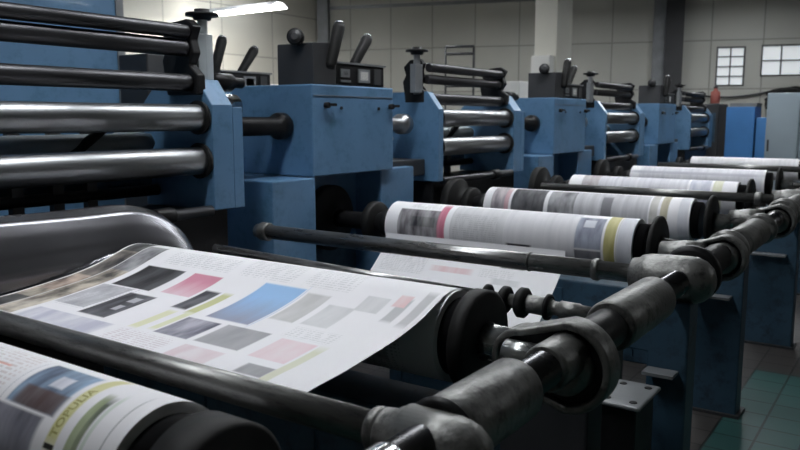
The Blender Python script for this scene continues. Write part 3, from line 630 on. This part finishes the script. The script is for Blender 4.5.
# ------------------------------------------------------------------ blue press units
def press_unit(label, group='blue press units along the row', back=False):
    """local origin: floor, near left corner of the upper box"""
    t = thing('press_unit', (0,0,0), label, 'press unit', group)
    Wd = .83
    MB().box(0, Wd, 0, .68, 1.255, 1.803).build('upper_box', M['blue'], t, bevel=.008)
    MB().box(-.02, Wd-.06, .25, .66, .80, 1.255).build('neck', M['blue'], t, bevel=.008)
    MB().box(-.35 if not back else -.02, .02, .0, .70, 0, 1.25).build('base_cabinet', M['blue'], t, bevel=.008)
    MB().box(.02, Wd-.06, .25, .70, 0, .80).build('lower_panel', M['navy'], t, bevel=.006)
    MB().box(Wd-.10, Wd+.30, .03, .70, 0, 1.262).build('base_cabinet', M['blue'], t, bevel=.008)
    MB().box(Wd+.12, Wd+.56, .10, .60, 1.18, 1.30).build('bed_block', M['char'], t, bevel=.008)
    # seam, screws and small latches on the box
    MB().box(.012, Wd-.012, -.003, .002, 1.735, 1.739).build('seam', M['greym'], t)
    for xx, zz in ((.27, 1.665), (.66, 1.665)): MB().cyl((xx, -.008, zz), (xx, .01, zz), .010, 12).build('screw', M['black'], t)
    for xx in (.12, Wd-.04):
        l = MB(); l.cyl((xx, -.03, 1.68), (xx, .01, 1.68), .018, 14); l.box(xx, xx+.07, -.034, -.018, 1.675, 1.692); l.build('latch', M['black'], t)
    # console on top
    MB().prism([(.03, 1.803), (.03, 2.045), (.20, 2.055), (.24, 2.03), (.24, 1.803)], 'Y', .01, .30).build('console', M['char'], t, bevel=.006)
    MB().box(.24, .76, .03, .26, 1.803, 1.945).build('instrument_box', M['char'], t, bevel=.006)
    pn = MB().box(.25, .74, .015, .03, 1.812, 1.932).build('instrument_panel', M['black'], t)
    for a, b, z0, z1, m in ((.28, .38, 1.825, 1.838, 'greym'), (.28, .37, 1.855, 1.905, 'greym'), (.31, .35, 1.868, 1.89, 'black'), (.46, .58, 1.828, 1.912, 'greym'), (.48, .56, 1.842, 1.897, 'whitep'), (.63, .70, 1.818, 1.92, 'char')):
        MB().box(a, b, .007, .016, z0, z1).build('dial', M[m], pn)
    MB().box(.24, .76, .010, .035, 1.936, 1.948).build('trim_strip', M['greym'], t)
    for x0, x1, z0, z1, ys in ((.135, .225, 1.90, 2.165, -.03), (.48, .64, 1.93, 2.125, .07)):
        l = MB(); d = Vector((x1-x0, 0, z1-z0))
        l.lathe([(0, .024), (.02, .031), (d.length*.9, .038), (d.length, .032)], (x0, ys, z0), d, 16); lv = l.build('lever', M['rubber'], t)
        e = MB(); e.lathe([(0, .028), (.012, .026), (.016, .012)], (x1, ys, z1), d, 16); lab(e.build('lever_tip', M['chrome'], lv), 'shiny metal lever tip')
    k = MB(); k.lathe([(0, .04), (.012, .05), (.05, .05), (.055, .04)], (.02, .13, 2.075), (-.85, -.5, 0.05), 28); kb = k.build('knob', M['rubber'], t)
    kk = MB(); kk.lathe([(0, .04), (.004, .04), (.004, .02), (.008, .02)], (-.029, .102, 2.078), (-.85, -.5, 0.05), 24); kk.build('knob_face', M['char'], kb)
    MB().cyl((.05, .15, 2.0), (.05, .15, 2.08), .02, 12).build('knob_stem', M['char'], t)
    if not back:
        # shafts that join the unit to its neighbours
        MB().lathe([(0, .045), (.18, .045), (.18, .055), (.54, .055), (.54, .075), (.56, .082), (.60, .082), (.62, .07)], (-.62, .22, 1.555), 'X', 32).build('left_shaft', M['black'], t)
        lab(MB().lathe([(0, .06), (.0, .075), (.20, .075), (.2, .05)], (-.50, .34, 1.665), 'X', 28).build('roller_end', M['chrome'], t), 'shiny chrome roller end')
        MB().lathe([(0, .05), (.16, .05), (.17, .03), (.25, .03)], (-.56, .26, 1.80), 'X', 24).build('stub_shaft', M['black'], t)
        MB().lathe([(0, .045), (.2, .045)], (-.52, .30, 1.42), 'X', 24).build('stub_shaft', M['iron'], t)
        lab(MB().lathe([(0, .055), (.10, .055), (.10, .045), (.42, .045), (.42, .075), (.50, .075)], (Wd, .24, 1.56), 'X', 28).build('right_shaft', M['steel'], t), 'pale steel shaft')
        lab(MB().lathe([(0, .06), (.22, .06)], (Wd, .40, 1.66), 'X', 28).build('roller_end', M['chrome'], t), 'shiny chrome roller end')
        for yy, zz in ((.2, 1.80), (.28, 1.74), (.15, 1.46)):
            MB().lathe([(0, .02), (.06, .03), (.15, .03), (.2, .02)], (Wd-.01, yy, zz), 'X', 16).build('fitting', M['iron'], t)
    return t
u0 = press_unit('large blue press unit with grey console and two black levers, nearest the middle'); u0.location = (3.45, 3.0, 0)
for x, lb in ((7.0, 'second blue press unit in the front row, right of the pale rollers'), (10.5, 'third blue press unit in the front row, small and blurred')):
    c = copy_tree(u0); c.location = (x, 3.0, 0); c['label'] = lb
b0 = press_unit('press unit in the back row, its console showing left of the nearest blue press unit', 'press units of the back row', True); b0.location = (3.62, 4.2, 0)
t = thing('control_cabinet', (3.22, 4.2, 0), 'dark grey control cabinet behind the left rollers, beside the tall blue cabinet', 'cabinet')
MB().box(0, .34, 0, .3, 0, 2.02).build('body', M['char'], t, bevel=.01)
lab(MB().box(.16, .25, -.012, 0, 1.80, 1.98).build('door_plate', M['greym'], t), 'pale grey plate')
MB().box(.185, .225, -.016, -.012, 1.815, 1.835).build('slot', M['black'], t)

# ------------------------------------------------------------------ rail supports and low frames
def rail_post(x, y0, y1, label):
    """broad plate post; the right (aisle) edge at y0"""
    t = thing('rail_post', (x, y0, 0), label, 'support post', 'blue posts under the pipe rail')
    w = y1-y0
    MB().prism([(0, 0), (w, 0), (w, .72), (w+.14, .72), (w+.14, .80), (w*.6, .925), (0, .925)], 'X', -.03, .10).build('post', M['navy'], t, bevel=.008)
    MB().box(-.05, .12, -.02, w+.04, 0, .015).build('foot_plate', M['char'], t)
    lab(MB().box(-.11, -.03, w*.2, w*.95, .655, .667).build('ledge', M['greym'], t), 'pale grey ledge')
    return t
rail_post(2.88, .67, .82, 'blue post under the rail below the fat grey elbow')
rail_post(4.30, .74, 1.0, 'blue post under the rail, second from the camera')
rail_post(5.85, .68, 1.0, 'blue post under the rail, third from the camera, in deep shade')
rail_post(7.75, .64, .95, 'blue post under the rail farthest along the dark aisle')
def bolt_stand(x, y, z, label, g=None):
    t = thing('bolt_stand', (x, y, 0), label, 'stand', g)
    top = MB().box(-.13, .13, -.07, .09, z-.016, z).build('top_plate', M['greym'], t, bevel=.01)
    for a in (-.085, .085):
        for b in (-.035, .055): MB().lathe([(0, .014), (.002, .012)], (a, b, z), 'Z', 16).build('bolt_hole', M['black'], top)
    MB().box(-.10, .11, -.05, .07, 0, z-.016).build('column', M['black'], t, bevel=.006)
    return t
bolt_stand(2.58, .79, .645, 'dark stand with a pale four-holed top plate, nearest the camera under the rail')
t = thing('drawer_box', (2.80, 1.0, 0), 'low dark box with a pale strip behind the four-holed stand', 'box')
MB().box(-.15, .25, -.03, .35, 0, .69).build('body', M['char'], t, bevel=.01)
lab(MB().box(-.165, -.15, -.03, .35, .655, .685).build('strip', M['greym'], t), 'pale strip')
MB().tube([(-.05, .0, .68), (-.05, .0, .725), (-.05, .25, .725), (-.05, .25, .68)], .008, 8).build('handle', M['greym'], t)
for x, lb in ((1.72, 'dark blue low frame under the printed sheet'), (3.66, 'dark blue low frame under the roll with the yellow strip'), (4.9, 'dark blue low frame under the roll with the tan strip'), (6.5, 'dark blue low frame under the fourth roll past the sheet'), (8.15, 'dark blue low frame under the fifth roll past the sheet')):
    t = thing('low_frame', (x, 1.0, 0), lb, 'machine frame', 'low blue frames under the rolls')
    h = .77 if x < 2 else .5
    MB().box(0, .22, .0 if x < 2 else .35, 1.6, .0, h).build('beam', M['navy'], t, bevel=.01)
    MB().box(-.02, .24, (-.02 if x < 2 else .30), (.05 if x < 2 else .37), .0, h+.01).build('end_plate', M['navy'], t, bevel=.008)
    for yy in (.5, 1.0, 1.5): MB().box(-.012, 0, yy, yy+.05, .04, h-.06).build('rib', M['navy'], t)

# ------------------------------------------------------------------ behind and beyond the row
t = thing('tall_blue_cabinet', (2.30, 4.9, 0), 'tall plain blue cabinet filling the upper left behind the rollers', 'cabinet')
MB().box(-1.3, 1.25, 0, 1.1, 0, 3.6).build('body', M['blue'], t, bevel=.01)
MB().box(1.20, 1.262, -.012, 0, 0.1, 3.5).build('edge_trim', M['greym'], t)
MB().box(-.6, -.52, -.10, 0, 0.2, 1.9).build('conduit', M['char'], t)
t = thing('blue_cabinet', (14.0, 2.42, 0), 'bright blue box cabinet at the far end of the row, taller of two', 'cabinet')
MB().box(0, .6, 0, .45, 0, 1.80).build('body', M['bright'], t, bevel=.01)
lab(MB().box(.02, .5, -.02, .40, 1.80, 1.86).build('top_tray', M['greym'], t), 'pale grey top')
MB().box(-.012, 0, .03, .42, .2, 1.70).build('door', M['bright'], t)
t = thing('blue_cabinet', (14.0, 1.95, 0), 'lower bright blue box between the taller blue cabinet and the pale grey one', 'cabinet')
MB().box(0, .5, 0, .44, .9, 1.62).build('body', M['bright'], t, bevel=.01)
for a in (.02, .44-.07):
    MB().box(.05, .1, a, a+.05, 0, .9).build('leg', M['char'], t)
MB().box(.12, .45, .09, .35, .1, .88).build('shelf_box', M['char'], t)
t = thing('grey_cabinet', (13.0, 1.62, 0), 'tall pale grey cabinet standing at the right edge beyond the rolls', 'cabinet')
MB().box(0, .6, 0, .46, 0.06, 1.99).build('body', M['gcab'], t, bevel=.01)
MB().box(.0, .6, -.46, -.012, 0.06, 1.99).build('side_section', M['gcab'], t, bevel=.01)
MB().box(-.012, 0, .02, .44, .12, 1.95).build('door', M['gcab'], t)
MB().box(-.03, -.012, .40, .425, 1.1, 1.28).build('handle', M['char'], t)
MB().box(.03, .57, -.44, .44, 0, .06).build('plinth', M['char'], t)
# hose bundle on the wall by the windows
t = thing('hose_bundle', tuple(on_wall(11.0, 2.05, .25)), 'dark bundle of hoses hanging on the wall under the wide window', 'hoses')
for k in range(7):
    pts = []
    for i in range(15):
        a = i/14; u = -.72+1.9*a
        pts.append(BD*u + BN*(.05*math.sin(k*2.1+a*4)) + Vector((0, 0, .16*math.sin(PI*min(1, a*1.4))*(.5+.1*k) - .12 + .03*k*math.cos(a*5+k))))
    MB().tube(pts, .05, 8).build('hose', M['rubber'], t)
MB().box(-.05, .05, -.05, .05, -.1, .1).build('wall_hook', M['char'], t)
t = thing('cable_run', tuple(on_wall(8.6, 2.2, .06)), 'thin dark cable sagging along the far wall to the hoses', 'cable')
MB().tube([BD*u+Vector((0, 0, -.12*math.sin(PI*u/1.8)-.02)) for u in [i*.15 for i in range(13)]], .02, 8).build('cable', M['char'], t)
# thin frame on the far floor
t = thing('metal_frame', (9.47, 5.50, 0), 'thin dark metal frame rising behind the pale rollers', 'frame')
for s in (-.2, .2):
    q = BD*s; MB().cyl((q.x, q.y, 0), (q.x, q.y, 2.60), .016, 10).build('upright', M['char'], t)
for z in (2.05, 2.50, 2.6):
    a, b = BD*-.2, BD*.2; MB().cyl((a.x, a.y, z), (b.x, b.y, z), .02 if z > 2.3 else .012, 10).build('crossbar', M['char'], t)
# pale things far behind
t = thing('white_cupboard', (12.85, 5.54, 1.55), 'white cupboard fixed on the cream column', 'cupboard')
MB().box(-.18, .002, 0, .36, 0, 1.15).build('body', M['whitep'], t, bevel=.01)
MB().box(-.192, -.18, .02, .34, .03, 1.12).build('door', M['whitep'], t)
t = thing('white_cabinet', (9.85, 4.75, 0), 'low white cabinet behind the right end of the pale rollers', 'cabinet')
MB().box(0, .5, 0, .42, 0, 2.12).build('body', M['whitep'], t, bevel=.01)
MB().box(-.012, 0, .02, .40, .1, 1.98).build('door', M['whitep'], t)
t = thing('white_machine', (5.6, 6.0, 0), 'long white covered table behind the nearest press unit', 'table')
MB().box(-.8, 1.6, 0, .9, 1.72, 1.98).build('top', M['whitep'], t, bevel=.05)
for a in (-.7, 1.5):
    for b in (.08, .82): MB().box(a-.04, a+.04, b-.04, b+.04, 0, 1.72).build('leg', M['char'], t)
t = thing('paper_stack', (8.4, 6.2, 0), 'pallet stack of pale paper far behind the pale rollers', 'paper stack')
MB().box(-1.2, 1.0, 0, .8, .12, 1.95).build('sheets', M['whitep'], t, bevel=.01)
MB().box(-1.2, 1.0, 0, .8, 0, .12).build('pallet', M['cream'], t)
t = thing('red_canister', (14.4, 3.15, 1.86), 'small red canister on top of the far machinery', 'canister')
MB().lathe([(0, .07), (.01, .08), (.2, .08), (.24, .03), (.28, .03)], (0, 0, 0), 'Z', 20).build('body', M['red'], t)
MB().lathe([(0, .035), (.03, .035)], (0, 0, .27), 'Z', 16).build('cap', M['char'], t)
t = thing('far_machine', (14.05, 3.0, 0), 'dark machine frame at the far end, left of the bright blue cabinet', 'machine')
MB().box(0, .7, 0, .7, 0, 1.86).build('body', M['char'], t, bevel=.02)
MB().box(-.02, 0, .05, .5, 1.2, 1.7).build('panel', M['navy'], t)

# ------------------------------------------------------------------ camera, view
cam_d = bpy.data.cameras.new('camera'); cam = bpy.data.objects.new('camera', cam_d); COL.objects.link(cam)
r = Vector((0.567, -0.824, 0.0)); f = Vector((0.816, 0.561, -0.138)); 
r = Vector((0.5667, -0.8239, 0)).normalized(); f = f.normalized(); u = r.cross(f).normalized(); f = u.cross(r).normalized()
cam.matrix_world = Matrix(((r.x, u.x, -f.x, 0), (r.y, u.y, -f.y, 0), (r.z, u.z, -f.z, 1.6), (0, 0, 0, 1)))
cam_d.sensor_width = 36; cam_d.lens = 763/800*36; cam_d.clip_start = 0.05
cam_d.dof.use_dof = True; cam_d.dof.focus_distance = 2.7; cam_d.dof.aperture_fstop = 4.5
SC.camera = cam
w = bpy.data.worlds.new('world'); SC.world = w; w.use_nodes = True
w.node_tree.nodes['Background'].inputs['Color'].default_value = (0.5, 0.55, 0.6, 1); w.node_tree.nodes['Background'].inputs['Strength'].default_value = 0.05
SC.view_settings.view_transform = 'Standard'; SC.view_settings.look = 'None'; SC.view_settings.gamma = 1; SC.view_settings.exposure = 1.08
